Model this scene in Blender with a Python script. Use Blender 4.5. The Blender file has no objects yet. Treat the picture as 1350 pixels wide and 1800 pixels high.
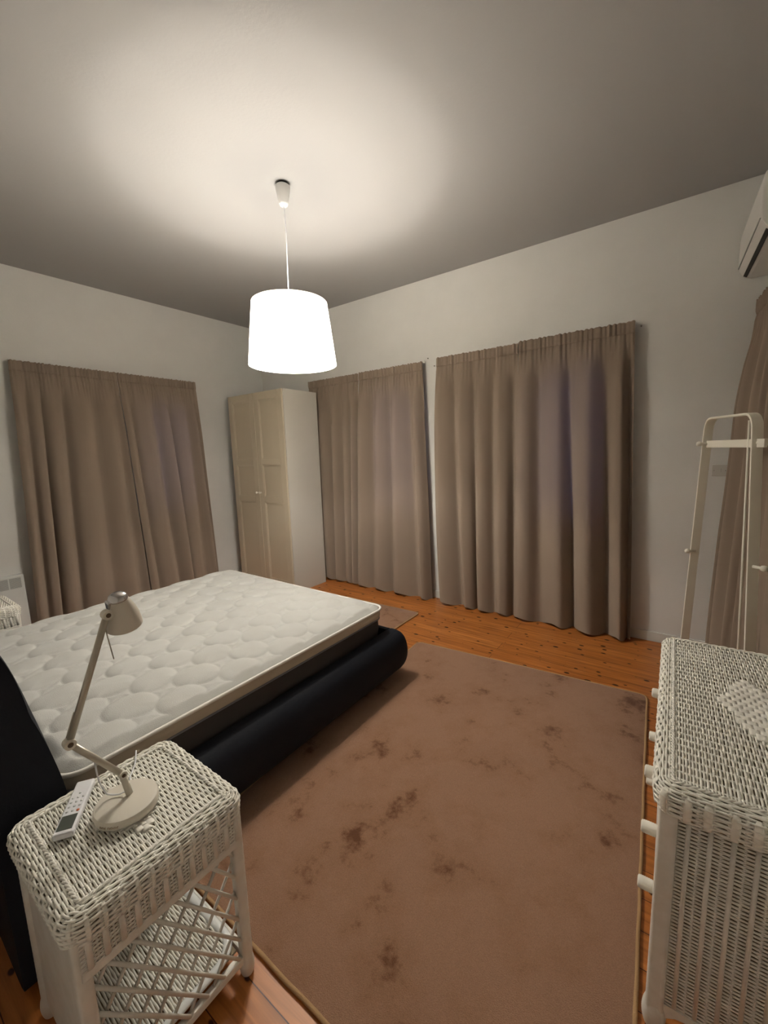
import bpy, math, random
import numpy as np
from mathutils import Matrix, Vector

random.seed(7)
rng = np.random.RandomState(7)
S = bpy.context.scene
C = S.collection
PI = math.pi

# ------------------------------------------------------------------ camera
cam_d = bpy.data.cameras.new('camera')
cam = bpy.data.objects.new('camera', cam_d)
C.objects.link(cam)
F_PX = 729.0
va = Vector((1208 - 675, 900 - 778, -F_PX)).normalized()
vb = Vector((675 + 338, -(900 - 827), F_PX))
vb = (vb - va * vb.dot(va)).normalized()
vz = vb.cross(va)
Rm = Matrix((vb, va, vz))
cam.matrix_world = Matrix.Translation((0, 0, 1.6)) @ Rm.to_4x4()
cam_d.sensor_fit = 'VERTICAL'
cam_d.sensor_height = 36.0
cam_d.sensor_width = 27.0
cam_d.lens = F_PX * 36.0 / 1800.0
cam_d.clip_start = 0.02
S.camera = cam

# ------------------------------------------------------------------ world, exposure
w = bpy.data.worlds.new('dusk_sky')
S.world = w
w.use_nodes = True
w.node_tree.nodes['Background'].inputs[0].default_value = (0.16, 0.22, 0.60, 1)
w.node_tree.nodes['Background'].inputs[1].default_value = 3.0
S.view_settings.view_transform = 'Standard'
S.view_settings.look = 'None'
S.view_settings.gamma = 1
S.view_settings.use_curve_mapping = False
S.view_settings.exposure = 0.78
BULB_STRENGTH = 740.0
SHADE_ADDED_GLOW = 19.5
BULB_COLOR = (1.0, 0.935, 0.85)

# ------------------------------------------------------------------ materials
def srgb(r, g, b):
    return tuple(((c / 255) / 12.92 if c / 255 <= .04045 else ((c / 255 + .055) / 1.055) ** 2.4) for c in (r, g, b)) + (1,)

def mat(name, col, rough=.6, spec=.4, metal=0, noise=None, bump=None, noise_scale=5, bump_scale=200, sheen=0, coat=0):
    m = bpy.data.materials.new(name)
    m.use_nodes = True
    nt = m.node_tree
    b = nt.nodes['Principled BSDF']
    b.inputs['Base Color'].default_value = col
    b.inputs['Roughness'].default_value = rough
    b.inputs['Specular IOR Level'].default_value = spec
    b.inputs['Metallic'].default_value = metal
    if sheen:
        b.inputs['Sheen Weight'].default_value = sheen
    if coat:
        b.inputs['Coat Weight'].default_value = coat
    tc = nt.nodes.new('ShaderNodeTexCoord')
    if noise:
        n = nt.nodes.new('ShaderNodeTexNoise')
        n.inputs['Scale'].default_value = noise_scale
        n.inputs['Detail'].default_value = 6
        nt.links.new(tc.outputs['Object'], n.inputs['Vector'])
        r = nt.nodes.new('ShaderNodeValToRGB')
        r.color_ramp.elements[0].position = .35
        r.color_ramp.elements[1].position = .65
        r.color_ramp.elements[0].color = noise
        r.color_ramp.elements[1].color = col
        nt.links.new(n.outputs['Fac'], r.inputs['Fac'])
        nt.links.new(r.outputs['Color'], b.inputs['Base Color'])
    if bump:
        n2 = nt.nodes.new('ShaderNodeTexNoise')
        n2.inputs['Scale'].default_value = bump_scale
        n2.inputs['Detail'].default_value = 4
        nt.links.new(tc.outputs['Object'], n2.inputs['Vector'])
        bp = nt.nodes.new('ShaderNodeBump')
        bp.inputs['Strength'].default_value = bump
        bp.inputs['Distance'].default_value = .003
        nt.links.new(n2.outputs['Fac'], bp.inputs['Height'])
        nt.links.new(bp.outputs['Normal'], b.inputs['Normal'])
    return m

M = {}
M['wall'] = mat('wall_paint', (.72, .715, .69, 1), .9, .2, noise=(.70, .695, .67, 1), bump=.25, bump_scale=90)
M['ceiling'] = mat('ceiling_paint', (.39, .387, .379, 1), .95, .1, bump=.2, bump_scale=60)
M['trim'] = mat('trim_paint', (.66, .66, .62, 1), .55, .4)
M['ward_body'] = mat('wardrobe_foil', (.62, .60, .55, 1), .5, .4)
M['ward_door'] = mat('wardrobe_door_paint', (.57, .50, .38, 1), .42, .45)
M['dark'] = mat('black_legs_and_gap_shade', (.02, .02, .02, 1), .7)  # near-black bed legs; also shade painted into the cup gap and air outlet
M['wicker'] = mat('wicker_paint', (.90, .88, .80, 1), .45, .45, noise=(.84, .81, .71, 1), noise_scale=30)
M['wicker_flat'] = mat('wicker_flat_paint', (.84, .82, .75, 1), .5, .4, noise=(.78, .75, .67, 1), noise_scale=22, bump=.2, bump_scale=120)
M['wicker_core'] = mat('wicker_core_board', (.30, .24, .16, 1), .85, .2)
M['quilt'] = mat('mattress_quilting', (.565, .57, .54, 1), .85, .15, noise=(.54, .54, .505, 1), noise_scale=9, bump=.7, bump_scale=330, sheen=.2)
M['band'] = mat('mattress_cream_band', (.52, .46, .36, 1), .8, .2, bump=.3, bump_scale=400)
M['piping'] = mat('mattress_piping', (.82, .80, .74, 1), .7, .2)
M['base_fabric'] = mat('mattress_charcoal_border', (.060, .055, .053, 1), .8, .2, bump=.3, bump_scale=300)
M['grey_piping'] = mat('mattress_grey_piping', (.22, .22, .24, 1), .7, .2)
M['leather'] = mat('dark_blue_upholstery', (.010, .012, .018, 1), .72, .22, bump=.25, bump_scale=140)
M['cord_tan'] = mat('rug_binding', (.46, .29, .145, 1), .85, .2, bump=.6, bump_scale=260)
M['metal_white'] = mat('white_metal_lacquer', (.86, .84, .74, 1), .32, .5)
M['lamp_paint'] = mat('cream_lamp_lacquer', (.68, .64, .55, 1), .35, .5)
M['lamp_tube'] = mat('brushed_lamp_arm', (.50, .46, .38, 1), .3, .6, metal=.35)
M['chrome'] = mat('satin_metal', (.62, .62, .62, 1), .22, .6, metal=.85)
M['plastic'] = mat('white_plastic', (.74, .75, .77, 1), .4, .4)
M['plastic_warm'] = mat('aged_white_plastic', (.68, .67, .64, 1), .45, .4)
M['switch_plastic'] = mat('switch_plastic', (.55, .53, .49, 1), .4, .4)
M['ac_white'] = mat('aircon_casing', (.70, .69, .66, 1), .4, .4)
M['screen'] = mat('lcd_grey_green', (.075, .085, .072, 1), .25, .5)
M['button'] = mat('button_grey', (.60, .62, .61, 1), .5)
M['orange'] = mat('button_orange', (.75, .20, .07, 1), .5)
M['brown_screw'] = mat('brown_screw_cover', (.10, .06, .03, 1), .5)
M['grille'] = mat('radiator_grille', (.30, .31, .30, 1), .6)
M['radiator'] = mat('radiator_enamel', (.68, .70, .68, 1), .4, .45)
M['steel'] = mat('screw_steel', (.25, .24, .22, 1), .35, .5, metal=.8)
M['shelf_white'] = mat('white_gloss_rim', (.80, .82, .80, 1), .25, .5)
M['ink'] = mat('brown_ink', (.28, .19, .10, 1), .6)

def glass_mat():
    m = bpy.data.materials.new('window_glass'); m.use_nodes = True
    nt = m.node_tree; nt.nodes.clear()
    o = nt.nodes.new('ShaderNodeOutputMaterial'); mx = nt.nodes.new('ShaderNodeMixShader')
    t = nt.nodes.new('ShaderNodeBsdfTransparent'); g = nt.nodes.new('ShaderNodeBsdfGlossy')
    g.inputs['Roughness'].default_value = .03; mx.inputs[0].default_value = .08
    nt.links.new(t.outputs[0], mx.inputs[1]); nt.links.new(g.outputs[0], mx.inputs[2]); nt.links.new(mx.outputs[0], o.inputs[0])
    return m
M['glass'] = glass_mat()

def cloth_mat(name, col, trans, tcol, scale=900, tw=.3):
    m = bpy.data.materials.new(name); m.use_nodes = True
    nt = m.node_tree; nt.nodes.clear()
    o = nt.nodes.new('ShaderNodeOutputMaterial'); mx = nt.nodes.new('ShaderNodeMixShader')
    d = nt.nodes.new('ShaderNodeBsdfDiffuse'); d.inputs['Roughness'].default_value = .8
    t = nt.nodes.new('ShaderNodeBsdfTranslucent')
    d.inputs['Color'].default_value = col; t.inputs['Color'].default_value = tcol
    mx.inputs[0].default_value = trans
    tc = nt.nodes.new('ShaderNodeTexCoord'); n = nt.nodes.new('ShaderNodeTexNoise')
    n.inputs['Scale'].default_value = scale; nt.links.new(tc.outputs['Object'], n.inputs['Vector'])
    bp = nt.nodes.new('ShaderNodeBump'); bp.inputs['Strength'].default_value = tw; bp.inputs['Distance'].default_value = .001
    nt.links.new(n.outputs['Fac'], bp.inputs['Height']); nt.links.new(bp.outputs['Normal'], d.inputs['Normal'])
    nt.links.new(d.outputs[0], mx.inputs[1]); nt.links.new(t.outputs[0], mx.inputs[2]); nt.links.new(mx.outputs[0], o.inputs[0])
    return m
M['curtain'] = cloth_mat('taupe_curtain_cloth', (.345, .276, .218, 1), .08, (.30, .25, .22, 1))
M['shade'] = cloth_mat('lampshade_fabric_added_glow', (.86, .83, .76, 1), .55, (.92, .88, .80, 1), 500, .1)

def emit(name, col, st):
    m = bpy.data.materials.new(name); m.use_nodes = True
    nt = m.node_tree; nt.nodes.clear()
    o = nt.nodes.new('ShaderNodeOutputMaterial'); e = nt.nodes.new('ShaderNodeEmission')
    e.inputs[0].default_value = col + (1,); e.inputs[1].default_value = st
    nt.links.new(e.outputs[0], o.inputs[0]); return m
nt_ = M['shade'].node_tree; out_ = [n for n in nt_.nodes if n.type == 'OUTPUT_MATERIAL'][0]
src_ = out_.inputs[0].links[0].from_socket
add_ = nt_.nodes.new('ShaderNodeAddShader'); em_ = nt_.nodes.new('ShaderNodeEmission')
em_.inputs[0].default_value = BULB_COLOR + (1,); em_.inputs[1].default_value = SHADE_ADDED_GLOW  # emission added to the shade's outer face to brighten the room
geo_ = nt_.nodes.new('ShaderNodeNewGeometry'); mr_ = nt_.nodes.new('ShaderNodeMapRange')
mr_.inputs['To Min'].default_value = SHADE_ADDED_GLOW; mr_.inputs['To Max'].default_value = SHADE_ADDED_GLOW * .03
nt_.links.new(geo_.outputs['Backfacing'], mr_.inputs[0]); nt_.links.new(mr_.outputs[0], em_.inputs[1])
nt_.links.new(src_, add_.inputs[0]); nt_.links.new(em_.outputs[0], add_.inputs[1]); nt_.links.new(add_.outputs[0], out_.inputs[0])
M['bulb'] = emit('lit_bulb', BULB_COLOR, BULB_STRENGTH)

def floor_mat():
    m = bpy.data.materials.new('knotty_pine_boards'); m.use_nodes = True
    nt = m.node_tree; N = nt.nodes; L = nt.links
    b = N['Principled BSDF']; tc = N.new('ShaderNodeTexCoord')
    br = N.new('ShaderNodeTexBrick')
    br.inputs['Scale'].default_value = 1; br.inputs['Brick Width'].default_value = 3.1
    br.inputs['Row Height'].default_value = .118; br.inputs['Mortar Size'].default_value = .0016
    br.inputs['Color1'].default_value = (.46, .160, .036, 1); br.inputs['Color2'].default_value = (.56, .215, .055, 1)
    br.inputs['Mortar'].default_value = (.085, .025, .008, 1); br.offset = .37
    L.new(tc.outputs['Object'], br.inputs['Vector'])
    mp = N.new('ShaderNodeMapping'); mp.inputs['Scale'].default_value = (1.4, 22, 1)
    L.new(tc.outputs['Object'], mp.inputs['Vector'])
    g = N.new('ShaderNodeTexNoise'); g.inputs['Scale'].default_value = 2.2; g.inputs['Detail'].default_value = 7; g.inputs['Distortion'].default_value = .6
    L.new(mp.outputs[0], g.inputs['Vector'])
    gr = N.new('ShaderNodeValToRGB'); gr.color_ramp.elements[0].color = (.60, .52, .44, 1); gr.color_ramp.elements[1].color = (1.12, 1.1, 1.05, 1)
    gr.color_ramp.elements[0].position = .3; gr.color_ramp.elements[1].position = .65
    L.new(g.outputs['Fac'], gr.inputs['Fac'])
    mul = N.new('ShaderNodeMixRGB'); mul.blend_type = 'MULTIPLY'; mul.inputs[0].default_value = .85
    L.new(br.outputs['Color'], mul.inputs[1]); L.new(gr.outputs['Color'], mul.inputs[2])
    # knots
    mp2 = N.new('ShaderNodeMapping'); mp2.inputs['Scale'].default_value = (6.5, 11.0, 0)
    L.new(tc.outputs['Object'], mp2.inputs['Vector'])
    v = N.new('ShaderNodeTexVoronoi'); v.inputs['Scale'].default_value = 1.0; v.inputs['Randomness'].default_value = 1; v.voronoi_dimensions = '2D'
    L.new(mp2.outputs[0], v.inputs['Vector'])
    sep = N.new('ShaderNodeSeparateColor'); L.new(v.outputs['Color'], sep.inputs[0])
    sub = N.new('ShaderNodeMath'); sub.operation = 'MULTIPLY_ADD'; sub.inputs[1].default_value = -.14; sub.inputs[2].default_value = .12
    L.new(sep.outputs[0], sub.inputs[0])   # radius per cell (negative = none)
    sb2 = N.new('ShaderNodeMath'); sb2.operation = 'SUBTRACT'
    L.new(sub.outputs[0], sb2.inputs[0]); L.new(v.outputs['Distance'], sb2.inputs[1])
    kr = N.new('ShaderNodeMapRange'); kr.inputs['From Min'].default_value = -.035; kr.inputs['From Max'].default_value = .01
    L.new(sb2.outputs[0], kr.inputs[0])
    mk = N.new('ShaderNodeMixRGB'); mk.inputs[2].default_value = (.040, .009, .003, 1)
    L.new(kr.outputs[0], mk.inputs[0]); L.new(mul.outputs[0], mk.inputs[1])
    L.new(mk.outputs[0], b.inputs['Base Color'])
    b.inputs['Roughness'].default_value = .36; b.inputs['Specular IOR Level'].default_value = .45
    bp = N.new('ShaderNodeBump'); bp.inputs['Strength'].default_value = .25; bp.inputs['Distance'].default_value = .002
    L.new(br.outputs['Fac'], bp.inputs['Height']); bp.invert = True
    L.new(bp.outputs['Normal'], b.inputs['Normal'])
    return m
M['floor'] = floor_mat()

def rug_mat():
    m = bpy.data.materials.new('brown_mauve_pile'); m.use_nodes = True
    nt = m.node_tree; N = nt.nodes; L = nt.links
    b = N['Principled BSDF']; tc = N.new('ShaderNodeTexCoord')
    n = N.new('ShaderNodeTexNoise'); n.inputs['Scale'].default_value = 3.4; n.inputs['Detail'].default_value = 9; n.inputs['Roughness'].default_value = .68
    L.new(tc.outputs['Object'], n.inputs['Vector'])
    r = N.new('ShaderNodeValToRGB'); e = r.color_ramp.elements
    e[0].position = .35; e[0].color = (.160, .068, .031, 1); e[1].position = .54; e[1].color = (.375, .213, .133, 1)
    x = e.new(.43); x.color = (.345, .188, .110, 1)
    L.new(n.outputs['Fac'], r.inputs['Fac'])
    f = N.new('ShaderNodeTexNoise'); f.inputs['Scale'].default_value = 420; f.inputs['Detail'].default_value = 2
    L.new(tc.outputs['Object'], f.inputs['Vector'])
    fr = N.new('ShaderNodeMapRange'); fr.inputs['To Min'].default_value = .62; fr.inputs['To Max'].default_value = 1.38
    L.new(f.outputs['Fac'], fr.inputs[0])
    mul = N.new('ShaderNodeVectorMath'); mul.operation = 'SCALE'
    L.new(r.outputs['Color'], mul.inputs[0]); L.new(fr.outputs[0], mul.inputs['Scale'])
    L.new(mul.outputs[0], b.inputs['Base Color'])
    b.inputs['Roughness'].default_value = .95; b.inputs['Specular IOR Level'].default_value = .1
    b.inputs['Sheen Weight'].default_value = .15
    bp = N.new('ShaderNodeBump'); bp.inputs['Strength'].default_value = .9; bp.inputs['Distance'].default_value = .004
    L.new(f.outputs['Fac'], bp.inputs['Height']); L.new(bp.outputs['Normal'], b.inputs['Normal'])
    return m
M['rug'] = rug_mat()

# ------------------------------------------------------------------ mesh helpers
class MB:
    def __init__(s): s.v = []; s.f = []; s.n = 0
    def add(s, V, Fc):
        V = np.asarray(V, float).reshape(-1, 3)
        s.v.append(V)
        for q in Fc: s.f.append(tuple(int(i) + s.n for i in q))
        s.n += len(V); return s
    def grid(s, P, cu=False, cv=False):
        nu, nv = P.shape[:2]
        iu = np.arange(nu if cu else nu - 1); iv = np.arange(nv if cv else nv - 1)
        a, b = np.meshgrid(iu, iv, indexing='ij'); a2 = (a + 1) % nu; b2 = (b + 1) % nv
        q = np.stack([a * nv + b, a2 * nv + b, a2 * nv + b2, a * nv + b2], -1).reshape(-1, 4) + s.n
        s.v.append(P.reshape(-1, 3)); s.f.extend(map(tuple, q.tolist())); s.n += nu * nv
        return s
    def box(s, a, b):
        x0, y0, z0 = a; x1, y1, z1 = b
        V = [(x0, y0, z0), (x1, y0, z0), (x1, y1, z0), (x0, y1, z0), (x0, y0, z1), (x1, y0, z1), (x1, y1, z1), (x0, y1, z1)]
        return s.add(V, [(0, 3, 2, 1), (4, 5, 6, 7), (0, 1, 5, 4), (1, 2, 6, 5), (2, 3, 7, 6), (3, 0, 4, 7)])
    def obox(s, c, ax, ay, az):
        c, ax, ay, az = map(np.array, (c, ax, ay, az)); V = []
        for k in (-1, 1):
            for i, j in ((-1, -1), (1, -1), (1, 1), (-1, 1)): V.append(c + i * ax + j * ay + k * az)
        return s.add(V, [(0, 3, 2, 1), (4, 5, 6, 7), (0, 1, 5, 4), (1, 2, 6, 5), (2, 3, 7, 6), (3, 0, 4, 7)])
    def tube(s, path, r, sides=6, up=(0, 0, 1), closed=False, flat=1.0, caps=True):
        P = np.asarray(path, float); N = len(P)
        if closed: T = np.roll(P, -1, 0) - np.roll(P, 1, 0)
        else: T = np.gradient(P, axis=0)
        T /= np.linalg.norm(T, axis=1)[:, None] + 1e-12
        U = np.broadcast_to(np.asarray(up, float), P.shape)
        B = np.cross(T, U); bl = np.linalg.norm(B, axis=1)
        bad = bl < 1e-4
        if bad.any():
            B[bad] = np.cross(T[bad], (1, .01, 0)); bl = np.linalg.norm(B, axis=1)
        B /= bl[:, None]; Nn = np.cross(B, T)
        a = np.linspace(0, 2 * PI, sides, endpoint=False)
        rr = np.broadcast_to(np.asarray(r, float), (N,))[:, None, None]
        G = P[:, None, :] + rr * (np.cos(a)[None, :, None] * B[:, None, :] + flat * np.sin(a)[None, :, None] * Nn[:, None, :])
        base = s.n
        s.grid(G, cu=closed, cv=True)
        if caps and not closed:
            s.f.append(tuple(base + i for i in range(sides)))
            s.f.append(tuple(base + (N - 1) * sides + i for i in reversed(range(sides))))
        return s
    def lathe(s, prof, c=(0, 0, 0), n=32, axis='z', close=True):
        a = np.linspace(0, 2 * PI, n, endpoint=False); pr = np.array(prof, float)
        G = np.zeros((n, len(pr), 3))
        G[..., 0] = np.cos(a)[:, None] * pr[:, 0]; G[..., 1] = np.sin(a)[:, None] * pr[:, 0]; G[..., 2] = pr[:, 1]
        if axis == 'x': G = G[..., [2, 0, 1]]
        if axis == 'y': G = G[..., [1, 2, 0]]
        return s.grid(G + np.array(c), cu=True)
    def prism(s, pts, d, ax=1):
        # pts: closed 2D outline; extruded along axis ax between d[0], d[1]
        n = len(pts); V = []
        for t in d:
            for p in pts:
                q = [0, 0, 0]; o = [i for i in range(3) if i != ax]; q[o[0]] = p[0]; q[o[1]] = p[1]; q[ax] = t; V.append(q)
        Fc = [tuple(range(n)), tuple(reversed(range(n, 2 * n)))] + [((i + 1) % n, i, n + i, n + (i + 1) % n) for i in range(n)]
        return s.add(V, Fc)
    def build(s, name, m, parent=None, smooth=True, bevel=0, seg=2, auto=None, solid=0, loc=None, fix=True):
        me = bpy.data.meshes.new(name)
        V = np.concatenate(s.v)
        me.from_pydata(V.tolist(), [], s.f)
        me.materials.append(M[m])
        if fix and len(s.f) < 60000:
            import bmesh
            bm = bmesh.new(); bm.from_mesh(me); bmesh.ops.recalc_face_normals(bm, faces=bm.faces); bm.to_mesh(me); bm.free()
        me.polygons.foreach_set('use_smooth', [smooth] * len(me.polygons))
        if auto is not None:
            me.polygons.foreach_set('use_smooth', [True] * len(me.polygons))
            me.set_sharp_from_angle(angle=auto)
        o = bpy.data.objects.new(name, me); C.objects.link(o)
        if loc: o.location = loc
        if bevel:
            b = o.modifiers.new('bevel', 'BEVEL'); b.width = bevel; b.segments = seg; b.limit_method = 'ANGLE'; b.angle_limit = .6
        if solid:
            b = o.modifiers.new('thickness', 'SOLIDIFY'); b.thickness = solid; b.offset = 0
        if parent: o.parent = parent
        return o

def thing(name, label, cat, loc=(0, 0, 0), rotz=0, group=None):
    o = bpy.data.objects.new(name, None); C.objects.link(o)
    o.empty_display_size = .05
    o.location = loc; o.rotation_euler = (0, 0, rotz); o['label'] = label; o['category'] = cat
    if group: o['group'] = group
    return o
def tag(o, label, cat, group=None):
    o['label'] = label; o['category'] = cat
    if group: o['group'] = group
    return o
def struct(o): o['kind'] = 'structure'; return o
def copy_tree(o, parent=None):
    c = o.copy(); C.objects.link(c)
    if parent: c.parent = parent
    for ch in list(o.children): copy_tree(ch, c)
    return c

# ------------------------------------------------------------------ room shell
CEIL = 3.3
XL, YB, YD = -4.85, 3.87, -.35
def xw(y): return .42 + (YB - y) * .037       # right wall leans slightly in plan
XR0, XR1 = xw(YB), xw(YD)

def wall_with_holes(name, along, plane, thick, a0, a1, holes, m='wall'):
    mb = MB()
    def seg(u0, u1, z0, z1):
        if u1 - u0 < 1e-4 or z1 - z0 < 1e-4: return
        if along == 'x': mb.box((u0, plane, z0), (u1, plane + thick, z1))
        else: mb.box((plane - thick, u0, z0), (plane, u1, z1))
    cur = a0
    for (u0, u1, z0, z1) in sorted(holes):
        seg(cur, u0, 0, CEIL); seg(u0, u1, 0, z0); seg(u0, u1, z1, CEIL); cur = u1
    seg(cur, a1, 0, CEIL)
    return struct(mb.build(name, m, smooth=False))

HB = [(-2.90, -2.36, .95, 2.25), (-1.12, -.60, .95, 2.25)]
HA = [(2.24, 2.74, 1.0, 2.2)]
wall_with_holes('wall_back', 'x', YB, .2, XL - .2, XR0 + .2, HB)
wall_with_holes('wall_left', 'y', XL, .2, YD - .2, YB, HA)
struct(MB().prism([(XR0, YB), (XR1, YD), (XR1 + .2, YD), (XR0 + .2, YB)], (0, CEIL), 2).build('wall_right', 'wall', smooth=False))
struct(MB().box((XL - .2, YD - .2, 0), (XR1 + .2, YD, CEIL)).build('wall_front', 'wall', smooth=False))
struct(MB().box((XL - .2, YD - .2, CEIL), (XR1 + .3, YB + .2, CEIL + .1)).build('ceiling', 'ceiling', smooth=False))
struct(MB().box((XL - .2, YD - .2, -.1), (XR1 + .3, YB + .2, 0)).build('floor', 'floor', smooth=False))

def baseboard(name, pts):
    o = MB().box(*pts).build(name, 'trim', smooth=False, bevel=.004)
    struct(o)
baseboard('baseboard_back', ((XL, YB - .016, 0), (XR0, YB, .082)))
baseboard('baseboard_left', ((XL, YD, 0), (XL + .016, YB - .016, .082)))
struct(MB().prism([(XR0 - .016, YB - .016), (XR1 - .016, YD), (XR1, YD), (XR0, YB - .016)], (0, .082), 2).build('baseboard_right', 'trim', smooth=False))

def window(n, along, plane, h):
    u0, u1, z0, z1 = h; fr = MB(); t = .05; c = plane
    def bx(mb, a0, a1, b0, b1, d0, d1):
        if along == 'x': mb.box((a0, c + d0, b0), (a1, c + d1, b1))
        else: mb.box((c - d1, a0, b0), (c - d0, a1, b1))
    um = (u0 + u1) / 2
    bx(fr, u0, u0 + t, z0, z1, .06, .12); bx(fr, u1 - t, u1, z0, z1, .06, .12)
    bx(fr, u0 + t, u1 - t, z0, z0 + t, .06, .12); bx(fr, u0 + t, u1 - t, z1 - t, z1, .06, .12)
    bx(fr, um - .02, um + .02, z0 + t, z1 - t, .065, .115)
    o = fr.build('window_%d' % n, 'trim', smooth=False, bevel=.004); struct(o)
    g = MB(); bx(g, u0 + t, u1 - t, z0 + t, z1 - t, .088, .092); g.build('pane', 'glass', o, smooth=False)
window(1, 'x', YB, HB[0]); window(2, 'x', YB, HB[1]); window(3, 'y', XL, HA[0])

# ------------------------------------------------------------------ curtains
def smoothstep(x, a, b):
    t = np.clip((x - a) / (b - a), 0, 1); return t * t * (3 - 2 * t)

def curtain(label, ut, ub, ztop, zbot, base_fn, nfold, seed, head=.085, amp=.036, flare=.042, side=(0, 0), group=None):
    """ut, ub: (start, end) positions along the wall at top and bottom.
       base_fn(u, out): 3D xy for position u along the wall, 'out' metres into the room."""
    r = np.random.RandomState(seed)
    nu, nz = 230, 56
    s = np.linspace(0, 1, nu)
    zz = np.concatenate([np.linspace(0, head, 9), np.linspace(head, ztop - zbot, nz)[1:]])
    # irregular fold phase
    k = r.uniform(.5, 1.6, nfold); cum = np.concatenate([[0], np.cumsum(k)]); cum /= cum[-1]
    ph0 = np.interp(s, cum, np.arange(nfold + 1))
    k2 = k + r.uniform(-.35, .35, nfold); k2 = np.clip(k2, .45, 2); cum2 = np.concatenate([[0], np.cumsum(k2)]); cum2 /= cum2[-1]
    ph1 = np.interp(s, cum2, np.arange(nfold + 1))
    # smooth the phase so that the folds stay soft
    ker = np.hanning(19); ker /= ker.sum()
    sm = lambda a: np.convolve(np.pad(a, 9, mode='edge'), ker, 'valid')
    ph0, ph1 = sm(ph0), sm(ph1)
    fa = np.interp(ph0, np.arange(nfold + 1), r.uniform(.55, 1.2, nfold + 1))
    fine = np.sin(2 * PI * s * nfold * 4.2 + 2.0 * np.sin(2 * PI * s * 5 + seed)) * .6 + .4 * np.sin(2 * PI * s * nfold * 6.7 + seed)
    P = np.zeros((nu, len(zz), 3))
    H = ztop - zbot
    for j, d in enumerate(zz):
        t = d / H
        ph = ph0 * (1 - t) + ph1 * t
        env = smoothstep(d, head * .7, .42)
        a = amp * env * (.55 + .55 * min(1, t * 1.6))
        wv = np.sin(2 * PI * ph) + .12 * np.cos(4 * PI * ph + .9 * math.sin(seed * 2.3)) + .10 * np.sin(3 * 2 * PI * ph * .5 + seed + 1.5 * t)
        fin = fine * .0095 * (1 - smoothstep(d, head, head + .22) * .97)
        pinch = -.006 * math.exp(-((d - head) / .012) ** 2)
        out = a * fa * wv + fin + pinch + flare * (.6 * smoothstep(t, .03, .3) + .4 * smoothstep(t, .3, 1.0))
        a0 = ut[0] * (1 - t) + ub[0] * t; a1 = ut[1] * (1 - t) + ub[1] * t
        bow = 4 * t * (1 - t)
        a0 += side[0] * bow; a1 += side[1] * bow
        u = a0 + (a1 - a0) * s - .18 * a * fa * np.cos(2 * PI * ph) * np.minimum(1, 8 * np.minimum(s, 1 - s))
        xy = base_fn(u, out)
        P[:, j, 0] = xy[0]; P[:, j, 1] = xy[1]
        hem = .020 * np.sin(2 * PI * ph1 + .5) * smoothstep(t, .9, 1)
        P[:, j, 2] = ztop - d + hem + (.004 * fine if d == 0 else 0)
    jh = 9
    body = MB().grid(P[:, jh - 1:, :])
    x0, y0 = [float(v) for v in base_fn(np.array([(ut[0] + ut[1]) / 2]), np.array([0.]))]if False else (float(base_fn(np.array([(ut[0] + ut[1]) / 2]), np.array([0.]))[0][0]), float(base_fn(np.array([(ut[0] + ut[1]) / 2]), np.array([0.]))[1][0]))
    root = thing('curtain', label, 'curtain', (x0, y0, zbot), 0, group)
    off = np.array([x0, y0, zbot])
    o = MB().grid(P[:, jh - 1:, :] - off).build('drape', 'curtain', root, fix=False)
    h = MB().grid(P[:, :jh, :] - off).build('pleated_heading', 'curtain', root, solid=.003, fix=False)
    return root

backB = lambda u, out: (u + out * 0, YB - .085 - out)
leftA = lambda u, out: (XL + .081 + out, u + out * 0)
def rightC(u, out):
    out = out * (.35 + .65 * np.clip((u - 2.9) / .6, 0, 1))
    return (xw(u) - .088 - out - .06 * np.clip((u - 3.2) / .55, 0, 1) * (.3 + .0 * u) , u + out * 0)

G1 = 'taupe curtains drawn over the windows'
curtain('taupe curtain nearest the wall heater, left half of the pair on the left wall', (1.135, 1.98), (1.04, 2.055), 2.49, .025, leftA, 5, 11, group=G1, amp=.058)
curtain('taupe curtain on the left wall, half of the pair nearer the wardrobe', (1.985, 2.83), (2.06, 2.90), 2.49, .025, leftA, 5, 12, group=G1, amp=.056)
curtain('taupe curtain partly behind the tall wardrobe on the back wall', (-3.87, -3.06), (-3.82, -3.145), 2.49, .02, backB, 5, 23, group=G1, flare=.02, amp=.052)
curtain('taupe curtain with crumpled hem left of the white gap between the two window pairs', (-3.055, -2.222), (-3.14, -2.135), 2.495, .012, backB, 4, 24, group=G1, amp=.066)
curtain('taupe curtain right of the white gap, left half of the widest pair', (-2.062, -1.25), (-2.025, -1.235), 2.505, .015, backB, 4, 35, group=G1, amp=.060, side=(-.03, 0))
curtain('taupe curtain beside the bare wall and rack, right half of the widest pair', (-1.248, -.37), (-1.235, -.285), 2.518, .015, backB, 4, 36, group=G1, amp=.064)
curtain('taupe curtain on the right wall behind the white rack, below the air conditioner', (3.76, 2.30), (3.80, 2.26), 2.5, .03, rightC, 8, 47, group=G1, amp=.040, flare=.085, head=.09)

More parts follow.
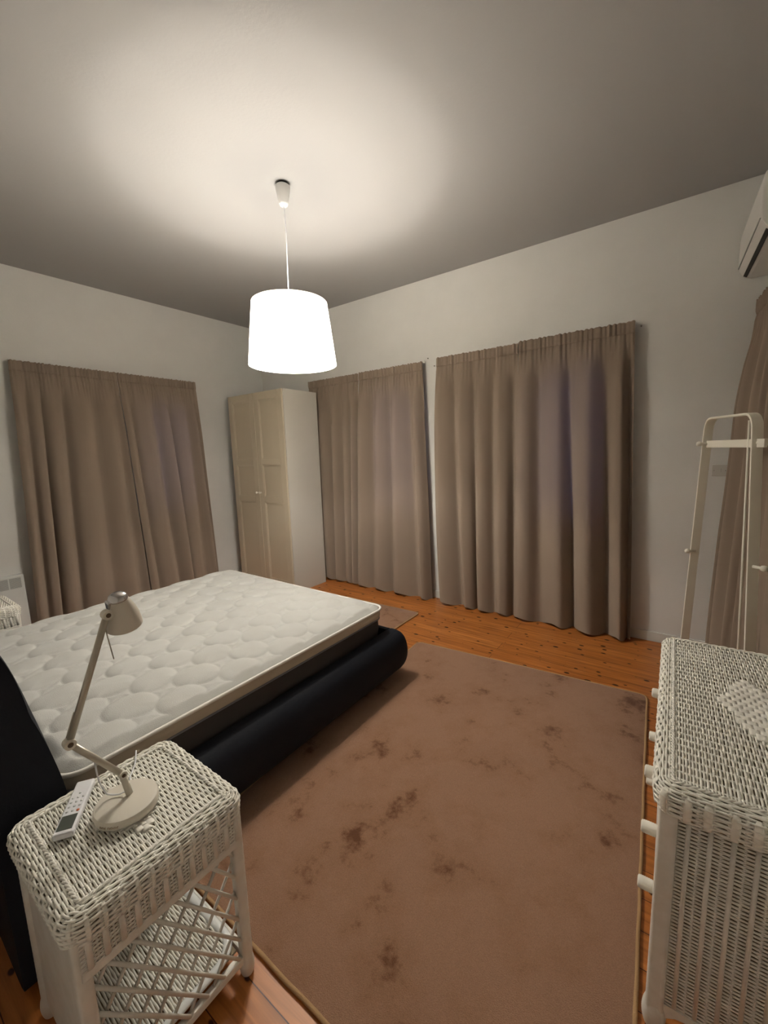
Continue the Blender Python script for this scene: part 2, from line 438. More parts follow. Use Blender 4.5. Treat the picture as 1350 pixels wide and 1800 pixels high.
def track(a, b, up, label, nrm):
    mb = MB(); a = np.array(a, float); b = np.array(b, float); d = (b - a) / 2; n = np.array(nrm, float)
    mb.obox((a + b) / 2, d, n * .008, (0, 0, .011))
    for t in np.linspace(.08, .92, 6):
        p = a + (b - a) * t; mb.obox(p + n * .030, (d / np.linalg.norm(d)) * .012, n * .026, (0, 0, .007))
    o = mb.build('curtain_track', 'plastic_warm', smooth=False)
    return tag(o, label, 'curtain track', 'curtain tracks')
track((XL + .058, 1.14, 2.487), (XL + .058, 2.83, 2.487), 0, 'white track above the pair of curtains on the left wall', (-1, 0, 0))
track((-3.86, YB - .066, 2.484), (-2.205, YB - .066, 2.492), 0, 'white track over the curtain pair beside the wardrobe', (0, 1, 0))
track((-2.06, YB - .066, 2.500), (-.37, YB - .066, 2.512), 0, 'white track over the widest curtain pair on the back wall', (0, 1, 0))
track((xw(3.75) - .080, 3.75, 2.494), (xw(2.3) - .056, 2.30, 2.494), 0, 'white track over the right wall curtain below the air conditioner', (1, 0, 0))

# small fixings left in the wall
def fixing(x, z, label, r=.006):
    o = MB().lathe([(0, -.010), (r, -.008), (r, 0), (0, 0)], (0, 0, 0), 12, 'y').build('wall_screw', 'steel')
    o.location = (x, YB, z); tag(o, label, 'screw', 'screws in the back wall')
fixing(-2.20, 2.535, 'small screw just above the right top corner of the curtain left of the gap')
fixing(-2.125, 2.45, 'small screw in the wall between the two curtain pairs')
fixing(-.335, 2.49, 'small screw beside the right top corner of the widest curtain pair')

# ------------------------------------------------------------------ wardrobe
WX0, WX1, WY0, WY1, WH = -4.585, -3.605, 3.125, 3.655, 2.325
wr = thing('wardrobe', 'tall cream two door wardrobe with panelled doors in the back left corner', 'wardrobe', ((WX0 + WX1) / 2, (WY0 + WY1) / 2, 0))
hw, hd = (WX1 - WX0) / 2, (WY1 - WY0) / 2
b = MB(); b.box((-hw, -hd + .022, 0), (-hw + .018, hd, WH)); b.box((hw - .018, -hd + .022, 0), (hw, hd, WH))
b.box((-hw + .019, -hd + .023, WH - .019), (hw - .019, hd - .012, WH - .001)); b.box((-hw + .019, -hd + .03, 0), (hw - .019, hd - .012, .06)); b.box((-hw + .019, hd - .011, 0), (hw - .019, hd - .001, WH - .001))
b.build('cabinet_body', 'ward_body', wr, smooth=False, bevel=.0015)
def door(x0, x1, knobx):
    z0, z1 = .03, WH - .003; y1 = -hd + .018; y0 = y1 - .022; st = .075
    mb = MB(); rails = [(z0, z0 + .085), (1.06, 1.12), (1.50, 1.56), (z1 - .085, z1)]
    mb.box((x0, y0, z0), (x0 + st, y1, z1)); mb.box((x1 - st, y0, z0), (x1, y1, z1))
    for a, c in rails: mb.box((x0 + st, y0, a), (x1 - st, y1, c))
    d = mb.build('door', 'ward_door', wr, smooth=False, bevel=.003)
    for i in range(3):
        a = rails[i][1]; c = rails[i + 1][0]; p = MB()
        X0, X1 = x0 + st, x1 - st
        p.box((X0, y0 + .012, a), (X1, y1 - .002, c))
        # ogee moulding as a raised sloping frame
        for q, dpt in ((0.0, .001), (.012, .006)):
            e = .010
            p.box((X0 + q, y0 + dpt, a + q), (X0 + q + e, y0 + .012, c - q)); p.box((X1 - q - e, y0 + dpt, a + q), (X1 - q, y0 + .012, c - q))
            p.box((X0 + q + e, y0 + dpt, a + q), (X1 - q - e, y0 + .012, a + q + e)); p.box((X0 + q + e, y0 + dpt, c - q - e), (X1 - q - e, y0 + .012, c - q))
        p.build('door_panel', 'ward_door', d, smooth=False, bevel=.002)
    k = MB().lathe([(0, -.034), (.010, -.033), (.0135, -.026), (.011, -.018), (.005, -.012), (.005, -.002), (.009, 0), (0, 0)], (knobx, y0, 1.17), 20, 'y')
    k.build('knob', 'metal_white', d)
door(-hw + .002, -.002, -.030); door(.002, hw - .002, .030)

# ------------------------------------------------------------------ bed
BX0, BX1, BY0, BY1 = -3.50, -1.655, .36, 2.245
def rrect(x0, x1, y0, y1, r, n=8, per=14):
    P = []
    for cx, cy, a0 in ((x1 - r, y0 + r, -PI / 2), (x1 - r, y1 - r, 0), (x0 + r, y1 - r, PI / 2), (x0 + r, y0 + r, PI)):
        for i in range(n + 1): a = a0 + PI / 2 * i / n; P.append((cx + r * math.cos(a), cy + r * math.sin(a)))
    out = []
    for i in range(len(P)):
        a = np.array(P[i]); c = np.array(P[(i + 1) % len(P)]); L = np.linalg.norm(c - a)
        k = max(1, int(L / .05)) if per else 1
        for j in range(k): out.append(a + (c - a) * j / k)
    return np.array(out)
bed = thing('bed_frame', 'large upholstered sleigh bed frame in very dark blue with rolled side rails', 'bed', ((BX0 + BX1) / 2, 0, 0))
bcx = (BX0 + BX1) / 2
def Dprof(xi, sgn, n=20, zc=.205, az=.150, ax=.155):
    pts = [(xi, zc - az), (xi, zc + az)]
    for i in range(n + 1):
        a = PI / 2 - PI * i / n
        pts.append((xi + sgn * (.02 + (ax - .02) * max(0, math.cos(a)) ** .75), zc + az * math.sin(a)))
    return pts
def rail(xi, sgn, y0, y1, name):
    pr = np.array(Dprof(xi, sgn, ax=.132, zc=.200, az=.150)); c = pr.mean(0); G = []
    ys = [y0, y0 + .003, y0 + .02, y0 + .06] + list(np.linspace(y0 + .1, y1 - .1, 20)) + [y1 - .05, y1 - .02, y1 - .006, y1 - .001]
    for y in ys:
        e = min(y - y0, y1 - y); k = 1 - .16 * max(0, 1 - e / .05) ** 2.2
        wob = 1 + .012 * math.sin(y * 9) * .5
        q = c + (pr - c) * k * np.array([wob, 1]); G.append([(p[0] - bcx, y, p[1]) for p in q])
    mb = MB(); G = np.array(G); mb.grid(G, cv=True)
    n = len(pr); mb.f.append(tuple(range(n))); mb.f.append(tuple(reversed(range((len(ys) - 1) * n, len(ys) * n))))
    mb.build(name, 'leather', bed, auto=.8)
rail(BX1 + .0, 1, .335, 2.335, 'side_rail'); rail(BX0 - .0, -1, .335, 2.335, 'side_rail')
fr = MB(); pr = [(y, z) for (y, z) in Dprof(2.25, 1, ax=.09)]
fr.prism([(p[0], p[1]) for p in pr], (BX0 - bcx, BX1 - bcx), 0).build('foot_rail', 'leather', bed, auto=.8)
MB().box((BX0 + .02 - bcx, .35, .18), (BX1 - .02 - bcx, 2.24, .30)).build('slat_base', 'base_fabric', bed, smooth=False, bevel=.005)
for sx in (BX0 + .19, BX1 - .25):
    for sy in (.5, 2.1): MB().box((sx - bcx, sy, 0), (sx + .06 - bcx, sy + .06, .19)).build('leg', 'dark', bed, smooth=False, bevel=.004)
# headboard: S-curved slab with a rolled top, profile in (y, z)
front = [(.352, .03), (.352, .30), (.351, .45), (.346, .55), (.336, .64), (.315, .766), (.292, .89), (.268, 1.000), (.246, 1.075), (.222, 1.120)]
top = [(.160 + .07 * math.cos(a), 1.085 + .07 * math.sin(a)) for a in np.linspace(math.radians(42), math.radians(195), 12)]
back = [(.080, 1.0), (.10, .9), (.135, .72), (.165, .5), (.17, .03)]
def cr_(P, k=4):
    P = np.array(P); out = []
    for i in range(len(P) - 1):
        p0 = P[max(i - 1, 0)]; p1 = P[i]; p2 = P[i + 1]; p3 = P[min(i + 2, len(P) - 1)]
        for f in np.arange(k) / k:
            out.append(tuple(.5 * ((2 * p1) + (-p0 + p2) * f + (2 * p0 - 5 * p1 + 4 * p2 - p3) * f * f + (-p0 + 3 * p1 - 3 * p2 + p3) * f ** 3)))
    return out
hbp = front[:2] + cr_(front[2:] + [top[0]]) + top + back
hb = MB(); n = len(hbp); pr = np.array(hbp); c = pr.mean(0)
HX0, HX1 = -3.655, -1.505
xs = [HX0, HX0 + .008, HX0 + .03, HX0 + .06] + list(np.linspace(HX0 + .1, HX1 - .1, 16)) + [HX1 - .06, HX1 - .03, HX1 - .008, HX1]
G = []
for x in xs:
    e = min(x - HX0, HX1 - x); ins = .012 * max(0, 1 - e / .05) ** 2
    d = pr - c; L = np.linalg.norm(d, axis=1)[:, None]; q = pr - d / L * ins
    G.append([(x - bcx, p[0], max(.0, p[1])) for p in q])
G = np.array(G); hb.grid(G, cv=True); hb.f.append(tuple(range(n))); hb.f.append(tuple(reversed(range((len(xs) - 1) * n, len(xs) * n))))
hb.build('headboard', 'leather', bed, auto=.9)

mt = thing('mattress', 'thick white quilted mattress lying bare on the dark bed', 'mattress', (bcx, (BY0 + BY1) / 2, .305))
mo = np.array([bcx, (BY0 + BY1) / 2, .305])
nx, ny = 300, 310
gx = np.linspace(0, 1, nx); gy = np.linspace(0, 1, ny)
e = .009
X, Y = np.meshgrid(BX0 + e + (BX1 - BX0 - 2 * e) * gx, BY0 + e + (BY1 - BY0 - 2 * e) * gy, indexing='ij')
X0_, Y0_ = X.copy(), Y.copy()
R_ = .07
for cx, sx in ((BX0 + e + R_, -1), (BX1 - e - R_, 1)):
    for cy, sy in ((BY0 + e + R_, -1), (BY1 - e - R_, 1)):
        a = (X0_ - cx) * sx; b_ = (Y0_ - cy) * sy; mk = (a > 0) & (b_ > 0)
        h = np.hypot(a, b_) + 1e-9; k = np.maximum(a, b_) / h
        X = np.where(mk, cx + sx * a * k, X); Y = np.where(mk, cy + sy * b_ * k, Y)
# quilting: staggered circles with concave stars between
def dcirc(X, Y):
    dx_, dy_ = .245, .30; best = np.full(X.shape, 9.)
    for o in (0, 1):
        cx = -1.873 + .1225 + o * .1225; cy = .531 + o * .15
        u = (X - cx) / dx_; v = (Y - cy) / dy_
        u = (u - np.round(u)) * dx_; v = (v - np.round(v)) * dy_
        best = np.minimum(best, np.hypot(u * 1.06, v * .93) - .0985)
    return best
wx = X0_ + .006 * np.sin(Y0_ * 23); wy = Y0_ + .006 * np.sin(X0_ * 19)
d = dcirc(wx, wy)
_dx, _dy = .245, .30; TH = np.zeros(wx.shape); BD = np.full(wx.shape, 9.)
for o in (0, 1):
    u_ = (wx - (-1.873 + .1225 + o * .1225)) / _dx; v_ = (wy - (.531 + o * .15)) / _dy
    u_ = (u_ - np.round(u_)) * _dx * 1.06; v_ = (v_ - np.round(v_)) * _dy * .93
    h_ = np.hypot(u_, v_); mk = h_ < BD; BD = np.where(mk, h_, BD); TH = np.where(mk, np.arctan2(v_, u_), TH)
seam = .12 + .88 * np.abs(np.cos(2 * TH)) ** .8 * (.75 + .25 * np.sin(TH * 1 + 2.2))
inside = d < 0
ad = np.abs(d)
puff = 1 - seam * np.where(inside, np.exp(-ad / .020), np.exp(-ad / .012) * .72 + .28)
dome = np.where(inside, np.sqrt(np.clip(1 - ((.0985 - ad) / .0985) ** 2, 0, 1)), 0)
edge = np.minimum(np.minimum(X0_ - BX0 - e, BX1 - e - X0_), np.minimum(Y0_ - BY0 - e, BY1 - e - Y0_))
lip = np.sqrt(np.clip(1 - (1 - np.clip(edge / .05, 0, 1)) ** 2, 0, 1))
base_dome = .018 * smoothstep(edge, 0, .45)
bumps = .004 * np.sin(X0_ * 5.1 + 1) * np.sin(Y0_ * 4.3)
Z = .514 + .024 * lip + base_dome + bumps * smoothstep(edge, 0, .3) + (.0135 * puff + .007 * dome) * smoothstep(edge, .005, .05)
MB().grid(np.stack([X, Y, Z], -1) - mo).build('quilted_top', 'quilt', mt, fix=False)
ring = rrect(BX0, BX1, BY0, BY1, .08)
def band(z0, z1, ins, bulge, name, m, nz=7):
    c2 = np.array([mo[0], mo[1]]); G = []
    for i in range(nz):
        t = i / (nz - 1); k = ins - bulge * math.sin(PI * t)
        q = ring.copy(); q[:, 0] -= np.sign(q[:, 0] - c2[0]) * k; q[:, 1] -= np.sign(q[:, 1] - c2[1]) * np.where(np.minimum(np.abs(q[:, 1] - BY0), np.abs(q[:, 1] - BY1)) < .08, k, 0)
        G.append(np.column_stack([q, np.full(len(q), z0 + (z1 - z0) * t)]) - mo)
    MB().grid(np.array(G), cv=True).build(name, m, mt, fix=False)
band(.455, .525, .010, .008, 'cream_side_band', 'band')
mbx = MB(); c2 = ring.mean(0)
G = []
for z, k in ((.305, .03), (.315, .022), (.38, .012), (.44, .014), (.455, .02)):
    q = c2 + (ring - c2) * (1 - k / .95); G.append(np.column_stack([q, np.full(len(q), z)]) - mo)
mbx.grid(np.array(G), cv=True); mbx.f.append(tuple(range(len(ring))))
mbx.build('charcoal_border', 'base_fabric', mt, auto=1.0)
MB().tube(np.column_stack([ring, np.full(len(ring), .524)]) - mo, .0085, 8, closed=True).build('top_piping', 'piping', mt)
MB().tube(np.column_stack([c2 + (ring - c2) * .992, np.full(len(ring), .4555)]) - mo, .005, 6, closed=True).build('lower_piping', 'grey_piping', mt)

# ------------------------------------------------------------------ rugs
def rug(name, quad, label, th=.013, r=.05):
    q = np.array(quad, float); c = q.mean(0); P = []
    for i in range(4):
        a, b_, d_ = q[i - 1], q[i], q[(i + 1) % 4]
        u = (a - b_) / np.linalg.norm(a - b_); v = (d_ - b_) / np.linalg.norm(d_ - b_)
        for t in np.linspace(0, 1, 7):
            P.append(b_ + u * r * (1 - t) ** 2 + v * r * t ** 2)
    P = np.array(P); out = []
    for i in range(len(P)):
        a = P[i]; b_ = P[(i + 1) % len(P)]; k = max(1, int(np.linalg.norm(b_ - a) / .06))
        for j in range(k): out.append(a + (b_ - a) * j / k)
    P = np.array(out) - c; N = len(P)
    root = thing(name, label, 'rug', (c[0], c[1], 0))
    mb = MB(); rings = [(1.0, 0.001), (1.0, th * .8), (.992, th), (.6, th), (.2, th)]
    G = np.array([np.column_stack([P * k, np.full(N, z)]) for k, z in rings]); mb.grid(G, cv=True)
    mb.f.append(tuple(range(4 * N, 5 * N))); mb.f.append(tuple(reversed(range(N))))
    mb.build('pile', 'rug', root, auto=.9)
    e = P.copy(); wob = .0012 * np.sin(np.arange(N) * 1.7)
    e = e * (1 + wob[:, None])
    MB().tube(np.column_stack([e, np.full(N, .0075)]), .0072, 8, closed=True).build('corded_edge', 'cord_tan', root)
    return root
rug('rug', [(-1.741, 2.82), (-.114, 2.945), (.000, .648), (-1.60, .648)], 'large mottled brown rug with tan corded edge between bed and wicker chest')
rug('rug', [(-3.40, 3.33), (-2.058, 3.367), (-2.058, 2.45), (-3.40, 2.45)], 'small brown rug on the pine boards beyond the foot of the bed')

# ------------------------------------------------------------------ wicker helpers
def weave(mb, org, eu, ev, nrm, Lu, Lv, pitch, sp, r, amp, phase=0, sides=5, flat=1.0, ppn=4, trim=None):
    """strands along eu, stacked along ev"""
    org, eu, ev, nrm = map(lambda a: np.array(a, float), (org, eu, ev, nrm))
    nv = int(Lv / pitch); m_ = int(Lu / sp * ppn) + 1
    u = np.linspace(0, Lu, m_)
    for i in range(nv):
        v = (i + .5) * Lv / nv
        jit = random.uniform(-.10, .10) * pitch
        wv = amp * np.cos(PI * u / sp + PI * i + phase)
        P = org + np.outer(u, eu) + ev * (v + jit) + np.outer(wv, nrm)
        mb.tube(P, r * random.uniform(.9, 1.08), sides, up=nrm, flat=flat, caps=False)

def ringpath(hx, hy, cr, step):
    P = []
    L1, L2 = 2 * (hx - cr), 2 * (hy - cr); A = PI / 2 * cr
    tot = 2 * (L1 + L2) + 4 * A; n = int(round(tot / step / 2)) * 2
    out = np.zeros((n, 2)); nr = np.zeros((n, 2))
    for k in range(n):
        s = k / n * tot
        for (L, arc, base, d, cn, a0) in ((L1, 0, (-hx + cr, -hy), (1, 0), None, 0), (A, 1, None, None, (hx - cr, -hy + cr), -PI / 2),
                                          (L2, 0, (hx, -hy + cr), (0, 1), None, 0), (A, 1, None, None, (hx - cr, hy - cr), 0),
                                          (L1, 0, (hx - cr, hy), (-1, 0), None, 0), (A, 1, None, None, (-hx + cr, hy - cr), PI / 2),
                                          (L2, 0, (-hx, hy - cr), (0, -1), None, 0), (A, 1, None, None, (-hx + cr, -hy + cr), PI)):
            if s <= L or L == 0:
                if not arc: out[k] = (base[0] + d[0] * s, base[1] + d[1] * s); nr[k] = (d[1], -d[0])
                else:
                    a = a0 + s / cr; out[k] = (cn[0] + cr * math.cos(a), cn[1] + cr * math.sin(a)); nr[k] = (math.cos(a), math.sin(a))
                break
            s -= L
        else: out[k] = out[k - 1]; nr[k] = nr[k - 1]
    return out, nr

def wicker_top(parent, hx, hy, zt, axis, pitch, sp, rs, bw, drop, R=.028, motif=None, mat_='wicker', bsp=.05, bwid=.009):
    """flat field + border rings over a rolled edge + braid + stakes"""
    mb = MB(); inx, iny = hx - bw, hy - bw
    core = MB()
    prof = []   # (inset from outline, z, normal outward component, normal z)
    Ltot = (bw - R) + R * PI / 2 + drop; nr_ = int(Ltot / pitch)
    def at(d):
        if d < bw - R: return bw - d, zt, 0, 1
        d -= bw - R
        if d < R * PI / 2: a = d / R; return R - R * math.sin(a), zt - R + R * math.cos(a), math.sin(a), math.cos(a)
        d -= R * PI / 2; return d * .12, zt - R - d, 1, 0
    if axis == 'x': weave(mb, (-inx, -iny, zt), (1, 0, 0), (0, 1, 0), (0, 0, 1), 2 * inx, 2 * iny, pitch, sp, rs, rs * .85)
    else: weave(mb, (-inx, -iny, zt), (0, 1, 0), (1, 0, 0), (0, 0, 1), 2 * iny, 2 * inx, pitch, sp, rs, rs * .85)
    # border: each ring strand follows the outline, waving over the stakes
    CR = .05; ref, rn = ringpath(hx, hy, CR, sp / 3.0); n = len(ref)
    ns = int(round((2 * (hx + hy) * 2 - 8 * CR + 2 * PI * CR) / sp / 2)) * 2
    for i in range(nr_):
        ins, z, no, nz_ = at((i + .5) / nr_ * Ltot)
        P2 = ref - rn * ins
        # clamp to keep a small inner corner
        wv = rs * .9 * np.cos(PI * ns * np.arange(n) / n + PI * i)
        N3 = np.column_stack([rn * no, np.full(n, nz_)])
        P = np.column_stack([P2, np.full(n, z)]) + N3 * wv[:, None]
        mb.tube(P, rs * 1.05, 5, up=N3, closed=True)
    # wide wrapped bundles over the rolled edge
    nb_ = int(round((4 * (hx + hy)) / bsp))
    for j in range(nb_):
        idx = int((j + .5) * n / nb_) % n; P = []; U = []
        for t in np.linspace(.30, 1, 8):
            ins, z, no, nz_ = at(t * Ltot); p = ref[idx] - rn[idx] * ins; k_ = rs * .6
            P.append((p[0] + rn[idx][0] * no * k_, p[1] + rn[idx][1] * no * k_, z + nz_ * k_ - .002 * (1 if t < .35 else 0))); U.append((rn[idx][0] * no, rn[idx][1] * no, nz_))
        mb.tube(P, np.array([.4, .8, 1, 1, 1, .95, .9, .8]) * bwid, 8, up=np.array(U), flat=.30)
    top = mb.build('woven_top', mat_, parent, fix=False)
    # stakes
    st = MB(); k = max(1, n // ns)
    step = n / ns
    for j in range(ns):
        idx = int(j * step + step / 2) % n; P = []; U = []
        for t in np.linspace(0, 1, 9):
            ins, z, no, nz_ = at(t * Ltot); p = ref[idx] - rn[idx] * ins
            P.append((p[0] , p[1], z)); U.append((rn[idx][0] * no, rn[idx][1] * no, nz_))
        st.tube(P, .0040, 5, up=np.array(U), flat=.45, caps=False)
    a = np.arange(-inx, inx, sp) if axis == 'x' else np.arange(-iny, iny, sp)
    for q in a:
        if axis == 'x': st.tube([(q + sp / 2, -iny, zt), (q + sp / 2, 0, zt), (q + sp / 2, iny, zt)], .0028, 5)
        else: st.tube([(-inx, q + sp / 2, zt), (0, q + sp / 2, zt), (inx, q + sp / 2, zt)], .0028, 5)
    st.build('stakes', 'wicker_flat', top, fix=False)
    # core board
    r0, rn0 = ringpath(hx, hy, CR, .03); G = []
    for d_ in (0, (bw - R), (bw - R) + R * .5, (bw - R) + R * 1.1, (bw - R) + R * PI / 2, Ltot):
        ins, z, no, nz_ = at(d_); q = r0 - rn0 * (ins + .006 * no + .0)
        G.append(np.column_stack([q, np.full(len(q), z - .0065 * nz_)]))
    core.grid(np.array(G), cv=True); core.f.append(tuple(range(len(r0))))
    core.build('core_board', 'wicker_core', parent, auto=1.2)
    # twisted braid along the field border
    br, bn = ringpath(inx + .004, iny + .004, .012, .005); nb = len(br); s_ = np.arange(nb) * .005
    bd = MB()
    for ph in (0, PI):
        w_ = 2 * PI * s_ / .028 + ph
        w_ = 2 * PI * round(nb * .005 / .028) * np.arange(nb) / nb + ph
        P = np.column_stack([br + bn * (.0028 * np.cos(w_))[:, None], zt + .0035 + .0022 * np.sin(w_)])
        bd.tube(P, .0030, 6, closed=True)
    bd.build('braided_border', 'wicker_flat', top, fix=False)
    if motif:
        cx, cy, ax_, ay_, cu, cv = motif; mo_ = MB()
        i0 = int(ax_ / cu) + 1; j0 = int(ay_ / cv) + 1
        for i in range(-i0, i0 + 1):
            for j in range(-2 * j0, 2 * j0 + 1):
                x = i * cu + (j % 2) * cu / 2; y = j * cv / 2
                if abs(x) / ax_ + abs(y) / ay_ > 1.02: continue
                n_ = 6; us = np.linspace(-1, 1, n_); G = np.zeros((n_, 4, 3))
                for a_ in range(n_):
                    for b_ in range(4):
                        vv = -1 + 2 * b_ / 3
                        G[a_, b_] = (cx + x + vv * cu * .47, cy + y + us[a_] * cv * .46, zt + rs * .9 + .0034 * (1 - us[a_] ** 2) + .0008)
                if (i + j) % 2: pass
                mo_.grid(G)
                mo_.grid(G[::-1] - np.array([0, 0, .004]))
        mo_.build('woven_diamond', 'wicker_flat', top, fix=False, solid=.0018)
    return top

def side_weave(parent, org, eu, nrm, L, z0, z1, name, sp=.045, pitch=.0047, rs=.0019, stake_w=.0065, offs=0, arch=0):
    """horizontal strands around vertical stakes"""
    eu = np.array(eu, float); nrm = np.array(nrm, float); org = np.array(org, float)
    mb = MB()
    weave(mb, org + np.array([0, 0, z0]), eu, (0, 0, 1), nrm, L, z1 - z0, pitch, sp / 2, rs, rs * .8, ppn=4, phase=PI * offs)
    o = mb.build(name, 'wicker', parent, fix=False)
    st = MB(); k = int(L / sp)
    for i in range(k + 1):
        u = (i + .5) * sp
        if u > L - .005: break
        p = org + eu * u + nrm * (rs * .8)
        st.tube([p + np.array([0, 0, z]) for z in (z0, (z0 + z1) / 2, z1)], stake_w, 8, up=nrm, flat=.42)
    for i in range(2 * k):
        if i % 2 == 0:
            u = (i + 2) * sp / 2
            if u > L - .01: continue
            p = org + eu * u - nrm * rs * .4
            st.tube([p + np.array([0, 0, z]) for z in (z0, z1)], .0028, 5, up=nrm)
    st.build('stakes', 'wicker_flat', o, fix=False)
    return o

def wrapped_post(parent, x, y, z0, z1, hw_, name='post', foot=True):
    mb = MB(); n = 20; zs = np.linspace(z0, z1, 60); G = []
    for i, z in enumerate(zs):
        a = np.linspace(0, 2 * PI, n, endpoint=False)
        rr = hw_ * (1 / (np.abs(np.cos(a)) ** 5 + np.abs(np.sin(a)) ** 5) ** .2) * (1 + .014 * (i % 2))
        G.append(np.column_stack([x + rr * np.cos(a), y + rr * np.sin(a), np.full(n, z)]))
    mb.grid(np.array(G), cv=True); mb.f.append(tuple(range((len(zs) - 1) * n, len(zs) * n)))
    p = mb.build(name, 'wicker_flat', parent, auto=1.1)
    if foot:
        f = MB(); h = z0 + .045; prf = []
        for i in range(28):
            t = i / 27; z = h * t
            prf.append((hw_ * (.55 + .80 * math.sin(PI * (.18 + .74 * t)) ** .8) * (1 + .03 * (i % 2)), z))
        prf = [(0, 0)] + prf + [(0, h)]
        f.lathe(prf, (x, y, 0), 22).build('foot', 'wicker_flat', p, auto=1.2)
    return p

def wrapped_knob(parent, x, y, z, r=.018, L=.046):
    mb = MB(); pr = [(0, -L)]
    for i in range(17):
        t = i / 16; pr.append((r * (1 - .12 * (2 * t - 1) ** 4 - (.22 if i == 0 else 0)) * (1 + .05 * (i % 2)), -L + L * t))
    mb.lathe(pr, (x, y, z), 18, 'x')
    return mb.build('knob', 'wicker', parent, auto=1.3)

# ------------------------------------------------------------------ nightstand
def make_nightstand(label):
    t = thing('nightstand', label, 'nightstand', (-1.222, .404, 0), 0, 'white wicker bedside tables')
    hx, hy, zt = .226, .224, .626
    top = wicker_top(t, hx, hy, zt - .004, 'x', .0066, .026, .0029, .048, .040, R=.026, bsp=.036, bwid=.0055, motif=(.0, .0, .118, .080, .022, .024))
    px, py, pw = .198, .196, .0165
    for sx in (-1, 1):
        for sy in (-1, 1): wrapped_post(t, sx * px, sy * py, .03, zt - .05, pw)
    # aprons on the two sides and the front
    side_weave(t, (px + .019, -py - .004, 0), (0, 1, 0), (1, 0, 0), 2 * py + .008, .487, .585, 'woven_apron', sp=.034, stake_w=.0070, pitch=.0050)
    MB().box((px - .004, -py, .487), (px + .014, py, .60)).build('apron_board', 'wicker_core', t, smooth=False)
    side_weave(t, (-px - .019, -py, 0), (0, 1, 0), (-1, 0, 0), 2 * py, .487, .585, 'woven_apron', sp=.034, stake_w=.0070, pitch=.0050)
    for sx in (-1, 1):
        xa_, xb_ = sorted((sx * (px - .010), sx * (px + .021)))
        MB().box((xa_, -py - .006, .462), (xb_, py + .006, .487)).build('apron_rail', 'wicker_flat', t, smooth=False, bevel=.005)
        MB().box((sx * px - .011, -py, .050), (sx * px + .011, py, .078)).build('bottom_rail', 'wicker_flat', t, smooth=False, bevel=.006)
        # diagonal lattice
        la = MB(); z0, z1, y0, y1 = .075, .465, -py + pw, py - pw
        def clip(p, q):
            pts = []
            (ya, za), (yb, zb) = p, q
            t0, t1 = 0., 1.
            for (v0, dv, lo, hi) in ((ya, yb - ya, y0, y1), (za, zb - za, z0, z1)):
                if abs(dv) < 1e-9: continue
                a_, b_ = (lo - v0) / dv, (hi - v0) / dv
                t0 = max(t0, min(a_, b_)); t1 = min(t1, max(a_, b_))
            if t1 - t0 < .01: return None
            return [(ya + (yb - ya) * k_, za + (zb - za) * k_) for k_ in (t0, t1)]
        for k_ in np.arange(-1, 2.2, .074):
            s_ = clip((y0 - .5, k_ + .7 + .012), (y0 + 1.5, k_ - 2.1 + .012))
            if s_: la.tube([(sx * px + .005, s_[0][0], s_[0][1]), (sx * px + .005, s_[1][0], s_[1][1])], .0052, 8, up=(1, 0, 0))
        for k_ in np.arange(-2, 1.6, .100):
            s_ = clip((y0 - .5, k_ - .7), (y0 + 1.5, k_ + 2.1))
            if s_: la.tube([(sx * px - .003, s_[0][0], s_[0][1]), (sx * px - .003, s_[1][0], s_[1][1])], .0046, 8, up=(1, 0, 0))
        la.build('lattice_panel', 'wicker_flat', t)
    # front (far side): drawer with knob, rail
    dr = MB().box((-px + pw, py - .01, .475), (px - pw, py + .012, .575)).build('drawer', 'wicker_flat', t, smooth=False, bevel=.004)
    MB().lathe([(0, .035), (.014, .03), (.016, .02), (.008, .01), (.008, 0), (0, 0)], (0, py + .011, .525), 18, 'y').build('knob', 'wicker', dr)
    MB().box((-px, py - .011, .050), (px, py + .011, .078)).build('bottom_rail', 'wicker_flat', t, smooth=False, bevel=.006)
    # flat back panel towards the wall
    MB().box((-px + .008, -py - .008, .050), (px - .006, -py + .002, .585)).build('back_panel', 'wicker_flat', t, smooth=False, bevel=.002)
    # woven shelf with glossy rim
    sh = MB(); weave(sh, (-px + .03, -py + .03, .092), (1, 0, 0), (0, 1, 0), (0, 0, 1), 2 * px - .06, 2 * py - .06, .0075, .026, .0032, .0027)
    so = sh.build('shelf', 'wicker', t, fix=False)
    rp, _ = ringpath(px - .018, py - .018, .07, .02)
    MB().tube(np.column_stack([rp, np.full(len(rp), .094)]), .014, 8, closed=True, flat=.5).build('shelf_rim', 'shelf_white', so)
    MB().box((-px + .02, -py + .02, .076), (px - .02, py - .02, .084)).build('shelf_board', 'wicker_core', so, smooth=False)
    return t
ns = make_nightstand('white wicker bedside table in the foreground carrying the desk lamp and remote')
ns2 = copy_tree(ns)
ns2.location = (-3.925, .525, 0)
ns2['label'] = 'white wicker bedside table at the left frame edge, in front of the wall heater'

